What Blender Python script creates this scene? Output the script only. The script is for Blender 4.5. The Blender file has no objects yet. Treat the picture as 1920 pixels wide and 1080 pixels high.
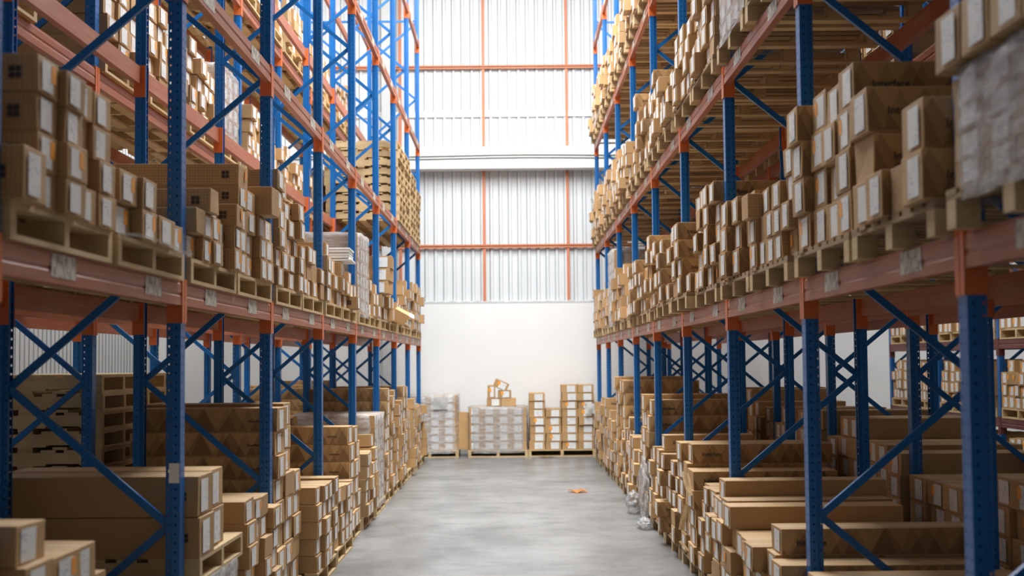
import bpy, bmesh, math, random
from mathutils import Vector, Matrix
from mathutils.bvhtree import BVHTree
rnd = random.Random(11)
C = bpy.context.scene.collection
PI = math.pi

# ------------------------------------------------------------------ materials
def new_mat(name):
    m = bpy.data.materials.new(name); m.use_nodes = True
    nt = m.node_tree; nt.nodes.clear()
    out = nt.nodes.new('ShaderNodeOutputMaterial')
    b = nt.nodes.new('ShaderNodeBsdfPrincipled')
    nt.links.new(b.outputs[0], out.inputs[0])
    return m, nt, b, out
def nd(nt, t, **kw):
    n = nt.nodes.new(t)
    for k, v in kw.items(): setattr(n, k, v)
    return n
def mth(nt, op, a, b=None, c=None):
    n = nd(nt, 'ShaderNodeMath', operation=op)
    for i, v in enumerate((a, b, c)):
        if v is None: continue
        if isinstance(v, (int, float)): n.inputs[i].default_value = v
        else: nt.links.new(v, n.inputs[i])
    return n.outputs[0]
def mixc(nt, fac, a, b, mode='MIX'):
    n = nd(nt, 'ShaderNodeMix', data_type='RGBA', blend_type=mode)
    for s, v in ((n.inputs[0], fac), (n.inputs[6], a), (n.inputs[7], b)):
        if isinstance(v, (int, float)): s.default_value = v
        elif isinstance(v, tuple): s.default_value = (*v, 1)
        else: nt.links.new(v, s)
    return n.outputs[2]
def ramp(nt, fac, lo, hi):
    n = nd(nt, 'ShaderNodeMapRange'); n.inputs[1].default_value = lo; n.inputs[2].default_value = hi
    nt.links.new(fac, n.inputs[0]); return n.outputs[0]
def noise(nt, vec, scale, detail=3, rough=.55):
    n = nd(nt, 'ShaderNodeTexNoise'); n.inputs['Scale'].default_value = scale
    n.inputs['Detail'].default_value = detail; n.inputs['Roughness'].default_value = rough
    if vec is not None: nt.links.new(vec, n.inputs['Vector'])
    return n.outputs[0]
def mapping(nt, vec, scale=(1, 1, 1)):
    n = nd(nt, 'ShaderNodeMapping'); n.inputs['Scale'].default_value = scale
    nt.links.new(vec, n.inputs[0]); return n.outputs[0]
def bump(nt, b, h, strength=.3, dist=.01):
    n = nd(nt, 'ShaderNodeBump'); n.inputs['Strength'].default_value = strength
    n.inputs['Distance'].default_value = dist
    nt.links.new(h, n.inputs['Height']); nt.links.new(n.outputs[0], b.inputs['Normal'])

def flat(name, col, rough=.6, metal=0, var=.12, scale=6, coord='Object'):
    m, nt, b, _ = new_mat(name)
    tc = nd(nt, 'ShaderNodeTexCoord')
    n = noise(nt, tc.outputs[coord], scale, 4)
    dark = tuple(c * (1 - var) for c in col); lite = tuple(min(1, c * (1 + var)) for c in col)
    nt.links.new(mixc(nt, n, dark, lite), b.inputs['Base Color'])
    b.inputs['Roughness'].default_value = rough; b.inputs['Metallic'].default_value = metal
    return m

def painted(name, col, chip, rough=.42, amount=.62):
    """enamel paint with dust streaks and scuffed chips"""
    m, nt, b, _ = new_mat(name)
    g = nd(nt, 'ShaderNodeNewGeometry')
    n1 = noise(nt, mapping(nt, g.outputs['Position'], (3, 3, 3)), 1.0, 4)
    n2 = noise(nt, mapping(nt, g.outputs['Position'], (30, 6, 30)), 1.0, 5)
    c = mixc(nt, n1, tuple(x * .82 for x in col), tuple(min(1, x * 1.15) for x in col))
    c = mixc(nt, ramp(nt, n2, amount, amount + .1), c, chip)
    nt.links.new(c, b.inputs['Base Color']); b.inputs['Roughness'].default_value = rough
    return m
M = {}
M['blue'] = painted('blue_enamel', (.002, .125, .40), (.03, .16, .33), .36, .68)
M['orange'] = painted('orange_enamel', (.66, .145, .028), (.5, .25, .15), .4, .68)
M['steel'] = flat('galvanised_steel', (.55, .56, .58), .35, .8)

def beam_mat(name, col, dust, amt=.42):
    m, nt, b, _ = new_mat(name)
    g = nd(nt, 'ShaderNodeNewGeometry')
    n2 = noise(nt, mapping(nt, g.outputs['Position'], (2, 1.6, 60)), 1.0, 5, .6)
    n3 = noise(nt, mapping(nt, g.outputs['Position'], (5, 2, 9)), 1.0, 3)
    f = mth(nt, 'MULTIPLY', ramp(nt, n2, amt - .1, amt + .3), ramp(nt, n3, .25, .75))
    c = mixc(nt, f, col, dust)
    nt.links.new(c, b.inputs['Base Color']); b.inputs['Roughness'].default_value = .45
    return m
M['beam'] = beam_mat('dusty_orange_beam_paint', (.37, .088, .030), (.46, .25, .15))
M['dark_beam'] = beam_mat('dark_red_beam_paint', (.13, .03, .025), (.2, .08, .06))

def cardboard(name, style, col=(.49, .295, .125)):
    m, nt, b, _ = new_mat(name)
    uv = nd(nt, 'ShaderNodeUVMap'); uv.uv_map = 'UVMap'
    sep = nd(nt, 'ShaderNodeSeparateXYZ'); nt.links.new(uv.outputs[0], sep.inputs[0])
    u, v = sep.outputs[0], sep.outputs[1]
    at = nd(nt, 'ShaderNodeAttribute', attribute_name='tint'); t = at.outputs['Fac']
    g = nd(nt, 'ShaderNodeNewGeometry')
    base = mixc(nt, t, tuple(c * .84 for c in col), tuple(c * 1.2 for c in col))
    n = noise(nt, mapping(nt, g.outputs['Position'], (7, 7, 7)), 1.0, 4)
    base = mixc(nt, mth(nt, 'MULTIPLY', ramp(nt, n, .3, .75), .30), base, tuple(c * .66 for c in col))
    if style == 'grid':
        gu = mth(nt, 'LESS_THAN', mth(nt, 'ABSOLUTE', mth(nt, 'SUBTRACT', mth(nt, 'FRACT', mth(nt, 'MULTIPLY', u, 52)), .5)), .13)
        gv = mth(nt, 'LESS_THAN', mth(nt, 'ABSOLUTE', mth(nt, 'SUBTRACT', mth(nt, 'FRACT', mth(nt, 'MULTIPLY', v, 52)), .5)), .13)
        base = mixc(nt, mth(nt, 'MULTIPLY', mth(nt, 'MAXIMUM', gu, gv), .6), base, (.27, .145, .06))
    if style == 'triangle':
        def tri(p, ph, k, off):
            w = mth(nt, 'MULTIPLY', mth(nt, 'ABSOLUTE', mth(nt, 'SUBTRACT', mth(nt, 'FRACT', mth(nt, 'ADD', mth(nt, 'MULTIPLY', u, 1 / p), ph)), .5)), 2)
            return mth(nt, 'LESS_THAN', mth(nt, 'ADD', mth(nt, 'MULTIPLY', v, k), off), w)
        big = mth(nt, 'MULTIPLY', tri(.24, .1, 5.2, .5), .50)
        small = mth(nt, 'MULTIPLY', mth(nt, 'SUBTRACT', 1, tri(.17, .55, -5.2, .5)), .32)
        fac = mth(nt, 'MULTIPLY', mth(nt, 'ADD', big, small), mth(nt, 'GREATER_THAN', mth(nt, 'ABSOLUTE', mth(nt, 'ADD', u, .02)), .0))
        base = mixc(nt, fac, base, (.20, .10, .035))
    if style == 'top':     # seam and packing tape along the lid
        tape = mth(nt, 'LESS_THAN', mth(nt, 'ABSOLUTE', v), .024)
        base = mixc(nt, mth(nt, 'MULTIPLY', tape, .55), base, (.62, .50, .34))
        dark_line = mth(nt, 'LESS_THAN', mth(nt, 'ABSOLUTE', v), .0018)
        base = mixc(nt, dark_line, base, (.10, .055, .02))
    if style == 'end':
        dark_line = mth(nt, 'LESS_THAN', mth(nt, 'ABSOLUTE', mth(nt, 'ADD', v, -.045)), .0012)  # seam across the carton end
        base = mixc(nt, mth(nt, 'MULTIPLY', dark_line, .6), base, (.16, .09, .04))
    nt.links.new(base, b.inputs['Base Color'])
    b.inputs['Roughness'].default_value = .72
    n3 = noise(nt, mapping(nt, g.outputs['Position'], (24, 24, 24)), 1.0, 3)
    bump(nt, b, n3, .25, .006)
    return m
M['plain'] = cardboard('plain_cardboard', 'plain')
M['grid'] = cardboard('grid_printed_cardboard', 'grid')
M['tri'] = cardboard('triangle_printed_cardboard', 'triangle', (.50, .30, .12))
M['top'] = cardboard('taped_cardboard_lid', 'top', (.49, .305, .135))
M['end'] = cardboard('cardboard_end', 'end')
CARTON_SLOTS = ['plain', 'grid', 'tri', 'top', 'end', 'label', 'sticker', 'ink']

def label_mat():
    m, nt, b, _ = new_mat('paper_shipping_label')
    g = nd(nt, 'ShaderNodeNewGeometry')
    n = noise(nt, mapping(nt, g.outputs['Position'], (30, 30, 140)), 1.0, 2)
    big = noise(nt, mapping(nt, g.outputs['Position'], (9, 9, 12)), 1.0, 1)
    f = mth(nt, 'MULTIPLY', ramp(nt, n, .56, .60), ramp(nt, big, .50, .54))
    c = mixc(nt, mth(nt, 'MULTIPLY', f, .55), (.80, .79, .76), (.16, .20, .38))
    nt.links.new(c, b.inputs['Base Color']); b.inputs['Roughness'].default_value = .5
    return m
M['label'] = label_mat()
M['sticker'] = flat('orange_sticker_paper', (.95, .36, .03), .5, 0, .05)
M['yellow'] = flat('yellow_sticker_paper', (.85, .60, .03), .5, 0, .05)
M['ink'] = flat('dark_printing_ink', (.045, .03, .02), .7, 0, .1)
M['paper'] = flat('white_paper', (.82, .82, .80), .6, 0, .05)

def code_mat():
    m, nt, b, _ = new_mat('beam_location_label')
    tc = nd(nt, 'ShaderNodeTexCoord')
    n = noise(nt, mapping(nt, tc.outputs['Object'], (60, 44, 22)), 1.0, 1)
    c = mixc(nt, mth(nt, 'MULTIPLY', ramp(nt, n, .52, .56), .75), (.62, .57, .47), (.10, .09, .08))
    nt.links.new(c, b.inputs['Base Color']); b.inputs['Roughness'].default_value = .5
    return m
M['code'] = code_mat()

def wood_mat(name='pale_pallet_pine', dk=(.46, .31, .135), lt=(.72, .54, .30)):
    m, nt, b, _ = new_mat(name)
    g = nd(nt, 'ShaderNodeNewGeometry')
    oi = nd(nt, 'ShaderNodeObjectInfo')
    n = noise(nt, mapping(nt, g.outputs['Position'], (5, 5, 60)), 1.0, 4)
    n2 = noise(nt, mapping(nt, g.outputs['Position'], (4, 4, 9)), 1.0, 2)
    c = mixc(nt, n, dk, lt)
    c = mixc(nt, mth(nt, 'MULTIPLY', ramp(nt, n2, .35, .8), .45), c, (.27, .17, .08))
    c = mixc(nt, mth(nt, 'MULTIPLY', oi.outputs['Random'], .3), c, lt)
    nt.links.new(c, b.inputs['Base Color']); b.inputs['Roughness'].default_value = .75
    bump(nt, b, n, .2, .004)
    return m
M['wood'] = wood_mat()
M['shaded_wood'] = wood_mat('shade_darkened_pallet_boards', (.26, .165, .08), (.42, .29, .155))  # darker pallet wood, shade under the block pallet decks put into the colour

def film_mat(name, opacity, tint=(.78, .79, .80)):
    m, nt, b, out = new_mat(name)
    g = nd(nt, 'ShaderNodeNewGeometry')
    n = noise(nt, mapping(nt, g.outputs['Position'], (5, 5, 22)), 1.0, 5, .65)
    n2 = noise(nt, mapping(nt, g.outputs['Position'], (14, 14, 40)), 1.0, 4, .6)
    b.inputs['Base Color'].default_value = (*tint, 1); b.inputs['Roughness'].default_value = .22
    bump(nt, b, n2, .45, .015)
    tr = nd(nt, 'ShaderNodeBsdfTransparent'); mx = nd(nt, 'ShaderNodeMixShader')
    f = nd(nt, 'ShaderNodeMapRange'); f.inputs[1].default_value = .35; f.inputs[2].default_value = .7
    f.inputs[3].default_value = opacity - .22; f.inputs[4].default_value = min(1, opacity + .3)
    nt.links.new(n, f.inputs[0]); nt.links.new(f.outputs[0], mx.inputs[0])
    nt.links.new(tr.outputs[0], mx.inputs[1]); nt.links.new(b.outputs[0], mx.inputs[2])
    nt.links.new(mx.outputs[0], out.inputs[0])
    return m
M['film'] = film_mat('clear_stretch_film', .42)
M['milky'] = film_mat('milky_plastic_sheet', .46, (.58, .575, .57))

def concrete():
    m, nt, b, _ = new_mat('polished_concrete')
    g = nd(nt, 'ShaderNodeNewGeometry'); P = g.outputs['Position']
    a = noise(nt, mapping(nt, P, (.9, .55, 1)), 1.0, 6, .62)
    c2 = noise(nt, mapping(nt, P, (1.6, 2.6, 1)), 1.0, 6, .72)
    fine = noise(nt, mapping(nt, P, (40, 40, 1)), 1.0, 3)
    c = mixc(nt, ramp(nt, a, .35, .65), (.13, .129, .127), (.26, .258, .253))
    c = mixc(nt, mth(nt, 'MULTIPLY', ramp(nt, c2, .53, .66), .6), c, (.085, .084, .083))
    c = mixc(nt, mth(nt, 'MULTIPLY', ramp(nt, fine, .4, .8), .18), c, (.42, .415, .40))
    vo = nd(nt, 'ShaderNodeTexVoronoi', feature='DISTANCE_TO_EDGE'); vo.inputs['Scale'].default_value = .35
    nt.links.new(P, vo.inputs['Vector'])
    crack = mth(nt, 'LESS_THAN', vo.outputs[0], .0016)
    c = mixc(nt, mth(nt, 'MULTIPLY', crack, .35), c, (.15, .15, .15))
    nt.links.new(c, b.inputs['Base Color'])
    r = nd(nt, 'ShaderNodeMapRange'); r.inputs[3].default_value = .16; r.inputs[4].default_value = .5
    nt.links.new(c2, r.inputs[0]); nt.links.new(r.outputs[0], b.inputs['Roughness'])
    bump(nt, b, fine, .05, .004)
    return m
M['concrete'] = concrete()

def plaster():
    m, nt, b, _ = new_mat('white_painted_masonry')
    g = nd(nt, 'ShaderNodeNewGeometry'); P = g.outputs['Position']
    a = noise(nt, mapping(nt, P, (.8, .8, .8)), 1.0, 5)
    s = noise(nt, mapping(nt, P, (2.0, 2, 9)), 1.0, 5, .7)
    c = mixc(nt, a, (.74, .735, .72), (.84, .835, .82))
    c = mixc(nt, mth(nt, 'MULTIPLY', ramp(nt, s, .66, .74), .45), c, (.42, .42, .40))
    nt.links.new(c, b.inputs['Base Color']); b.inputs['Roughness'].default_value = .8
    bump(nt, b, a, .1, .01)
    return m
M['plaster'] = plaster()
def sheet():
    m, nt, b, _ = new_mat('white_corrugated_sheet')
    g = nd(nt, 'ShaderNodeNewGeometry'); P = g.outputs['Position']
    a = noise(nt, mapping(nt, P, (5, 5, .35)), 1.0, 4)
    a2 = noise(nt, mapping(nt, P, (1.2, 1.2, .7)), 1.0, 5)
    c = mixc(nt, a, (.60, .62, .63), (.72, .735, .74))
    c = mixc(nt, mth(nt, 'MULTIPLY', ramp(nt, a2, .5, .8), .3), c, (.55, .57, .58))
    nt.links.new(c, b.inputs['Base Color']); b.inputs['Roughness'].default_value = .5
    b.inputs['Metallic'].default_value = 0
    return m
M['sheet'] = sheet()
M['dark_line'] = flat('painted_rib_shade', (.16, .22, .21), .8)  # dark tone painted as the shade along the sheet ribs
M['girt'] = painted('red_oxide_paint', (.58, .19, .085), (.5, .25, .15), .55)
M['grey'] = flat('grey_painted_concrete', (.55, .56, .55), .8)
M['roof'] = flat('grey_roof_sheet', (.30, .31, .32), .7)
M['cable'] = flat('dark_green_cable', (.10, .16, .13), .6)

# ------------------------------------------------------------------ mesh helpers
def link(o, parent=None):
    C.objects.link(o)
    if parent is not None: o.parent = parent
    return o
def mk(name, verts, faces, mat, parent=None, smooth=False):
    me = bpy.data.meshes.new(name); me.from_pydata(verts, [], faces); me.update()
    mats = mat if isinstance(mat, (list, tuple)) else [mat]
    for m in mats: me.materials.append(M[m])
    if smooth: me.polygons.foreach_set('use_smooth', [True] * len(me.polygons))
    return link(bpy.data.objects.new(name, me), parent)
BF = [(0, 3, 2, 1), (4, 5, 6, 7), (0, 1, 5, 4), (1, 2, 6, 5), (2, 3, 7, 6), (3, 0, 4, 7)]
def box_v(x0, x1, y0, y1, z0, z1):
    return [(x0, y0, z0), (x1, y0, z0), (x1, y1, z0), (x0, y1, z0), (x0, y0, z1), (x1, y0, z1), (x1, y1, z1), (x0, y1, z1)]
class MB:
    def __init__(s): s.v = []; s.f = []
    def box(s, *a):
        n = len(s.v); s.v += box_v(*a); s.f += [tuple(i + n for i in q) for q in BF]; return s
    def add(s, v, f):
        n = len(s.v); s.v += list(v); s.f += [tuple(i + n for i in q) for q in f]; return s
    def bar(s, a, b, w, t):
        """rectangular bar from a to b; w along world Y, t across"""
        a, b = Vector(a), Vector(b); d = (b - a).normalized(); y = Vector((0, 1, 0)); c = d.cross(y).normalized()
        vs = [p + y * (sy * w / 2) + c * (sc * t / 2) for p in (a, b) for sy, sc in ((-1, -1), (1, -1), (1, 1), (-1, 1))]
        return s.add([tuple(v) for v in vs], [(3, 2, 1, 0), (4, 5, 6, 7), (0, 1, 5, 4), (1, 2, 6, 5), (2, 3, 7, 6), (3, 0, 4, 7)])
    def build(s, name, mat, parent=None, bevel=0):
        o = mk(name, s.v, s.f, mat, parent)
        if bevel:
            bm = bmesh.new(); bm.from_mesh(o.data); bmesh.ops.bevel(bm, geom=bm.edges[:], offset=bevel, segments=1, affect='EDGES'); bm.to_mesh(o.data); bm.free()
        return o
def empty(name, loc, rz=0.0):
    o = bpy.data.objects.new(name, None); o.empty_display_size = .1
    o.location = loc; o.rotation_euler = (0, 0, rz); return link(o)
def tag(o, label, cat, group=None, kind=None):
    if label: o['label'] = label
    if cat: o['category'] = cat
    if group: o['group'] = group
    if kind: o['kind'] = kind
    return o
def struct(o): o['kind'] = 'structure'; return o
def share(src, name, parent, loc=(0, 0, 0), rot=(0, 0, 0)):
    o = bpy.data.objects.new(name, src); o.location = loc; o.rotation_euler = rot
    return link(o, parent)

ORD = ['first', 'second', 'third', 'fourth', 'fifth', 'sixth', 'seventh', 'eighth', 'ninth', 'tenth', 'eleventh', 'twelfth', 'thirteenth', 'fourteenth', 'fifteenth', 'sixteenth', 'seventeenth', 'eighteenth', 'nineteenth', 'twentieth']

# ------------------------------------------------------------------ geometry of the place
BAY = 2.8
Y0 = {'L': 4.877, 'R': 5.0915}
XF = {'L': -1.913, 'R': 1.73, 'LB': -3.28, 'RB': 3.15}       # front post centre
XR = {'L': -2.885, 'R': 2.735, 'LB': -4.26, 'RB': 4.16}      # rear post centre
LEV = [2.305, 4.150, 6.250, 8.36]                             # underside of the beams
BH = .135
WALL_Y = 29.6
POST_TOP = 9.6

# ---- setting
floor = MB().box(-12, 16, -8, 31, -.2, 0).build('floor', 'concrete'); struct(floor)
roof_o = MB().box(-12, 16, -8, 31, 11.6, 11.75).build('ceiling', 'roof'); struct(roof_o)

def corrugated(name, a, b, z0, z1, nrm, pitch=.204, depth=.035):
    """trapezoidal sheeting from a to b (xy), ribs standing towards nrm"""
    a, b = Vector(a), Vector(b); L = (b - a).length; d = (b - a) / L; nrm = Vector(nrm)
    pts = []; n = int(L / pitch)
    for i in range(n):
        s = i * pitch
        for ds, h in ((0, 0), (.118, 0), (.140, depth), (.182, depth)): pts.append((s + ds, h))
    v = []; f = []
    for s, h in pts:
        p = a + d * s + nrm * h
        v += [(p.x, p.y, z0), (p.x, p.y, z1)]
    for i in range(len(pts) - 1): f.append((2 * i, 2 * i + 2, 2 * i + 3, 2 * i + 1))
    o = mk(name, v, f, 'sheet'); struct(o)
    # dark lines standing in for shade in the corners beside every rib
    s_ = MB()
    for i in range(n):
        for ds in (.117, .183):
            p = a + d * (i * pitch + ds) + nrm * (.004)
            e = .0045
            s_.box(min(p.x - e, p.x + e), max(p.x - e, p.x + e), p.y - e, p.y + e, z0, z1)
    s_.build('rib_shade_line', 'dark_line', o)
    return o
corrugated('wall_far', (-7.76, WALL_Y), (13, WALL_Y), 3.25, 11.6, (0, -1))
low = MB().box(-7.76, 13, WALL_Y - .12, WALL_Y + .3, 0, 3.28)
wl = low.build('wall_far_masonry', 'plaster'); struct(wl)
# rough mortar capping along the masonry's top edge
v = []; f = []; n = 300
for i in range(n + 1):
    x = -7.7 + i * 20.6 / n; h = 3.30 + .022 * math.sin(i * 1.7) * rnd.random() + rnd.uniform(-.006, .010)
    v += [(x, WALL_Y - .125, 3.255), (x, WALL_Y - .125, h - .01), (x, WALL_Y - .02, h + .012), (x, WALL_Y + .02, 3.255)]
for i in range(n):
    for k in range(3): f.append((4 * i + k, 4 * i + 4 + k, 4 * i + 5 + k, 4 * i + 1 + k))
struct(mk('trim_1', v, f, 'grey'))
struct(MB().box(-7.76, 13, WALL_Y - .42, WALL_Y + .1, 6.16, 6.64).build('trim_2', 'plaster', bevel=.01))
struct(MB().box(-7.76, 13, WALL_Y - .055, WALL_Y, 7.36, 7.48).build('trim_3', 'plaster'))
wall_l = corrugated('wall_left', (-7.76, -8), (-7.76, WALL_Y), .0, 11.6, (1, 0))
struct(MB().box(13, 13.2, -8, WALL_Y, 0, 11.6).build('wall_right', 'plaster'))
for nme, x in (('trim_4', -2.72), ('trim_5', 2.78)):
    struct(MB().box(x - .12, x + .12, WALL_Y - .34, WALL_Y, 0, 11.6).build(nme, 'grey', bevel=.01))
k = 6
for z in (4.50, 8.46):
    g = MB().box(-7.7, 13, WALL_Y - .11, WALL_Y - .04, z - .008, z + .008); g.box(-7.7, 13, WALL_Y - .11, WALL_Y - .1, z - .04, z + .04)
    struct(g.build('trim_%d' % k, 'girt')); k += 1
for i in range(-3, 7):
    x = -.62 + 1.83 * i
    g = MB().box(x - .028, x + .028, WALL_Y - .09, WALL_Y - .036, 3.3, 6.16).box(x - .028, x + .028, WALL_Y - .09, WALL_Y - .036, 6.64, 11.6)
    struct(g.build('trim_%d' % k, 'girt')); k += 1
def tube(pts, r, name, mat, parent=None, seg=8):
    v = []; f = []
    for i, p in enumerate(pts):
        p = Vector(p); q = Vector(pts[min(i + 1, len(pts) - 1)]) - Vector(pts[max(i - 1, 0)]); q.normalize()
        u = q.cross(Vector((0, 0, 1))); u = u.normalized() if u.length > .01 else Vector((1, 0, 0)); w = q.cross(u)
        for k_ in range(seg):
            a = 2 * PI * k_ / seg; v.append(tuple(p + u * (r * math.cos(a)) + w * (r * math.sin(a))))
    for i in range(len(pts) - 1):
        for k_ in range(seg): f.append((i * seg + k_, i * seg + (k_ + 1) % seg, (i + 1) * seg + (k_ + 1) % seg, (i + 1) * seg + k_))
    return mk(name, v, f, mat, parent, True)
for z, lab in ((6.445, 'upper of two thin dark cables strung along the white concrete beam'), (6.385, 'lower of two thin dark cables strung along the white concrete beam')):
    pts = [(-6 + i * .7, WALL_Y - .435, z + .012 * math.sin(i * .9)) for i in range(24)]
    tag(tube(pts, .011, 'wall_cable', 'cable', seg=6), lab, 'cable', 'cables on the concrete beam')

# ------------------------------------------------------------------ racks
def holes_strip(p0, p1, nx, ny_z, z0, z1, hole_ts, hr, v, f, pitch=.05):
    """a vertical strip of sheet from p0 to p1 (xy points) pierced by octagonal holes"""
    p0, p1 = Vector(p0), Vector(p1); L = (p1 - p0).length
    edges = [0.0] + [(hole_ts[i] + hole_ts[i + 1]) / 2 for i in range(len(hole_ts) - 1)] + [1.0] if hole_ts else [0.0, 1.0]
    nz = int(round((z1 - z0) / pitch))
    def P(t, z): q = p0 + (p1 - p0) * t; return (q.x, q.y, z)
    if not hole_ts:
        n = len(v); v += [P(0, z0), P(1, z0), P(1, z1), P(0, z1)]; f.append((n, n + 1, n + 2, n + 3)); return
    for ci, ht in enumerate(hole_ts):
        ta, tb = edges[ci], edges[ci + 1]
        for k_ in range(nz):
            za = z0 + k_ * pitch; zb = za + pitch; zc = (za + zb) / 2
            n = len(v)
            v += [P(ta, za), P(tb, za), P(tb, zb), P(ta, zb)]
            for a in range(8):
                an = math.radians(22.5 + 45 * a)
                v.append(P(ht + hr * .8 * math.cos(an) / L, zc + hr * math.sin(an)))
            # octagon vertices 4..11: 0 = 22.5deg(right, up)
            o = n + 4
            f += [(n + 1, n + 2, o + 0, o + 7), (n + 2, n + 3, o + 2, o + 1), (n + 2, o + 1, o + 0),
                  (n + 3, n + 0, o + 4, o + 3), (n + 3, o + 3, o + 2), (n + 0, n + 1, o + 6, o + 5), (n + 0, o + 5, o + 4), (n + 1, o + 7, o + 6)]
def post_mesh(s):
    v, f = [], []
    z0, z1 = 0.0, POST_TOP
    prof = [((-.04, -.022), (-.04, -.038), []), ((-.04, -.038), (-.014, -.038), [.5]), ((-.014, -.038), (-.010, -.05), []),
            ((-.010, -.05), (.04, -.05), [.5]), ((.04, -.05), (.04, .05), [.24, .76]), ((.04, .05), (-.010, .05), [.5]),
            ((-.010, .05), (-.014, .038), []), ((-.014, .038), (-.04, .038), [.5]), ((-.04, .038), (-.04, .022), [])]
    for a, b, h in prof:
        holes_strip((a[0] * s, a[1]), (b[0] * s, b[1]), 0, 0, z0, z1, h, .0072, v, f)
    bm = bmesh.new()
    for q in v: bm.verts.new(q)
    bm.verts.ensure_lookup_table()
    for q in f:
        try: bm.faces.new([bm.verts[i] for i in q])
        except ValueError: pass
    bmesh.ops.remove_doubles(bm, verts=bm.verts[:], dist=.0004)
    bmesh.ops.recalc_face_normals(bm, faces=bm.faces[:])
    bmesh.ops.solidify(bm, geom=bm.faces[:], thickness=.0025)
    me = bpy.data.meshes.new('post'); bm.to_mesh(me); bm.free(); me.materials.append(M['blue'])
    return me
POST = {1: post_mesh(1), -1: post_mesh(-1)}
FOOT = MB().box(-.07, .07, -.08, .08, 0, .008).build('foot_plate', 'blue'); foot_me = FOOT.data; bpy.data.objects.remove(FOOT)

def rack(side, s, label, n0=-1, n1=8, levels=LEV, ypos=None, xf=None, xr=None, beam='beam', post_scale=1.0, codes=True, bay=BAY, group=None, stock=()):
    """s = +1: the aisle face looks towards +X"""
    xf = XF[side] if xf is None else xf; xr = XR[side] if xr is None else xr
    y0 = Y0[side[0]] if ypos is None else ypos
    root = empty('pallet_rack', (xf, y0 + n0 * bay, 0))
    tag(root, label, 'pallet rack', group)
    D = xr - xf
    fr_first = None; brace_me = {}
    for n in range(n0, n1 + 1):
        fy = (n - n0) * bay
        fr = empty('upright_frame', (0, fy, 0)); fr.parent = root
        for xx, ss in ((0, s), (D, -s)):
            p = share(POST[ss], 'post', fr, (xx, 0, 0)); p.scale = (1, 1, post_scale)
            share(foot_me, 'foot_plate', fr, (xx, 0, 0))
        # zig-zag bracing
        z = .30; side_ = 0; kk = 0
        a0 = 1.07 - .78; top = POST_TOP * post_scale - .3
        zz = a0; at_rear = len(side) == 1
        def brace(za, xa, zb, xb, dy):
            key = (round(xa, 2), round(xb, 2), round(zb - za, 2))
            if key not in brace_me:
                o = MB().bar((xa, 0, 0), (xb, 0, zb - za), .030, .042).build('brace', 'blue'); brace_me[key] = o.data; bpy.data.objects.remove(o)
            share(brace_me[key], 'brace', fr, (0, dy, za))
        brace(.18, -s * .01, .18, D + s * .01, 0)
        while zz + .78 < top:
            xa, xb = (D + s * .03, -s * .03) if at_rear else (-s * .03, D + s * .03)
            brace(zz, xa, zz + .78, xb, .013 if at_rear else -.013)
            zz += .78; at_rear = not at_rear
        brace(zz + .05, -s * .01, zz + .05, D + s * .01, 0)
    # beams
    bl = bay - .104
    face = s * .045     # beam's outer face flush just beyond the post's
    def beam_mesh():
        m = MB(); w = .05
        prof = [(0, 0), (.05, 0), (.05, .048), (.045, .054), (.045, .066), (.05, .072), (.05, .118), (.044, .124), (.044, .135), (0, .135)]
        pts = [(q[0] * 1.0, q[1]) for q in prof]
        n = len(pts); v_ = []; 
        for yy in (0, bl): v_ += [(s * (p[0] - .05), yy, p[1]) for p in pts]
        f_ = [tuple(range(n)), tuple(range(2 * n - 1, n - 1, -1))] + [(i, (i + 1) % n, (i + 1) % n + n, i + n) for i in range(n)]
        m.add(v_, f_); return m
    bmd = {}
    for ss in (1, -1):
        m = MB(); prof = [(0, 0), (.05, 0), (.05, .048), (.045, .054), (.045, .066), (.05, .072), (.05, .118), (.044, .124), (.044, .135), (0, .135)]
        n = len(prof); v_ = []
        for yy in (0, bl): v_ += [(ss * (p[0] - .05), yy, p[1]) for p in prof]
        f_ = [tuple(range(n)), tuple(range(2 * n - 1, n - 1, -1))] + [(i, (i + 1) % n, (i + 1) % n + n, i + n) for i in range(n)]
        m.add(v_, f_); o = m.build('beam', beam); bm = bmesh.new(); bm.from_mesh(o.data); bmesh.ops.recalc_face_normals(bm, faces=bm.faces[:]); bm.to_mesh(o.data); bm.free()
        bmd[ss] = o.data; bpy.data.objects.remove(o)
        # connector: end leg against the post's side, front leg wrapping the post's face; origin at beam underside
        for e in (0, 1):
            q = MB()
            if e == 0:      # near end: leg lies on the post behind (towards -y)
                q.box(min(ss * -.085, ss * .003), max(ss * -.085, ss * .003), -.004, .001, -.10, .15); q.box(min(ss * -.001, ss * .004), max(ss * -.001, ss * .004), -.047, .001, -.10, .15)
            else:
                q.box(min(ss * -.085, ss * .003), max(ss * -.085, ss * .003), -.001, .004, -.10, .15); q.box(min(ss * -.001, ss * .004), max(ss * -.001, ss * .004), -.001, .047, -.10, .15)
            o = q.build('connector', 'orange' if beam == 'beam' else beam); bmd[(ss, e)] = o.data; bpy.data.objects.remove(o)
    cd = MB().box(0, .002, -.155, .155, -.048, .048).build('location_label', 'code'); cdm = cd.data; bpy.data.objects.remove(cd)
    for n in range(n0, n1):
        for li, z in enumerate(levels):
            for xx, ss in ((0, s), (D, -s)):
                b = share(bmd[ss], 'beam', root, (xx + ss * .045, (n - n0) * bay + .052, z))
                share(bmd[(ss, 0)], 'connector', b, (0, 0, 0)); share(bmd[(ss, 1)], 'connector', b, (0, bl, 0))
                if codes and xx == 0:
                    for q, yy in enumerate((.62, 2.03)):
                        share(cdm, 'location_label', b, (0 if ss > 0 else -.002, yy + rnd.uniform(-.08, .08), .075))
    return root
rack('L', 1, 'blue and orange pallet rack lining the left of the aisle', group='racks beside the central aisle')
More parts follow.
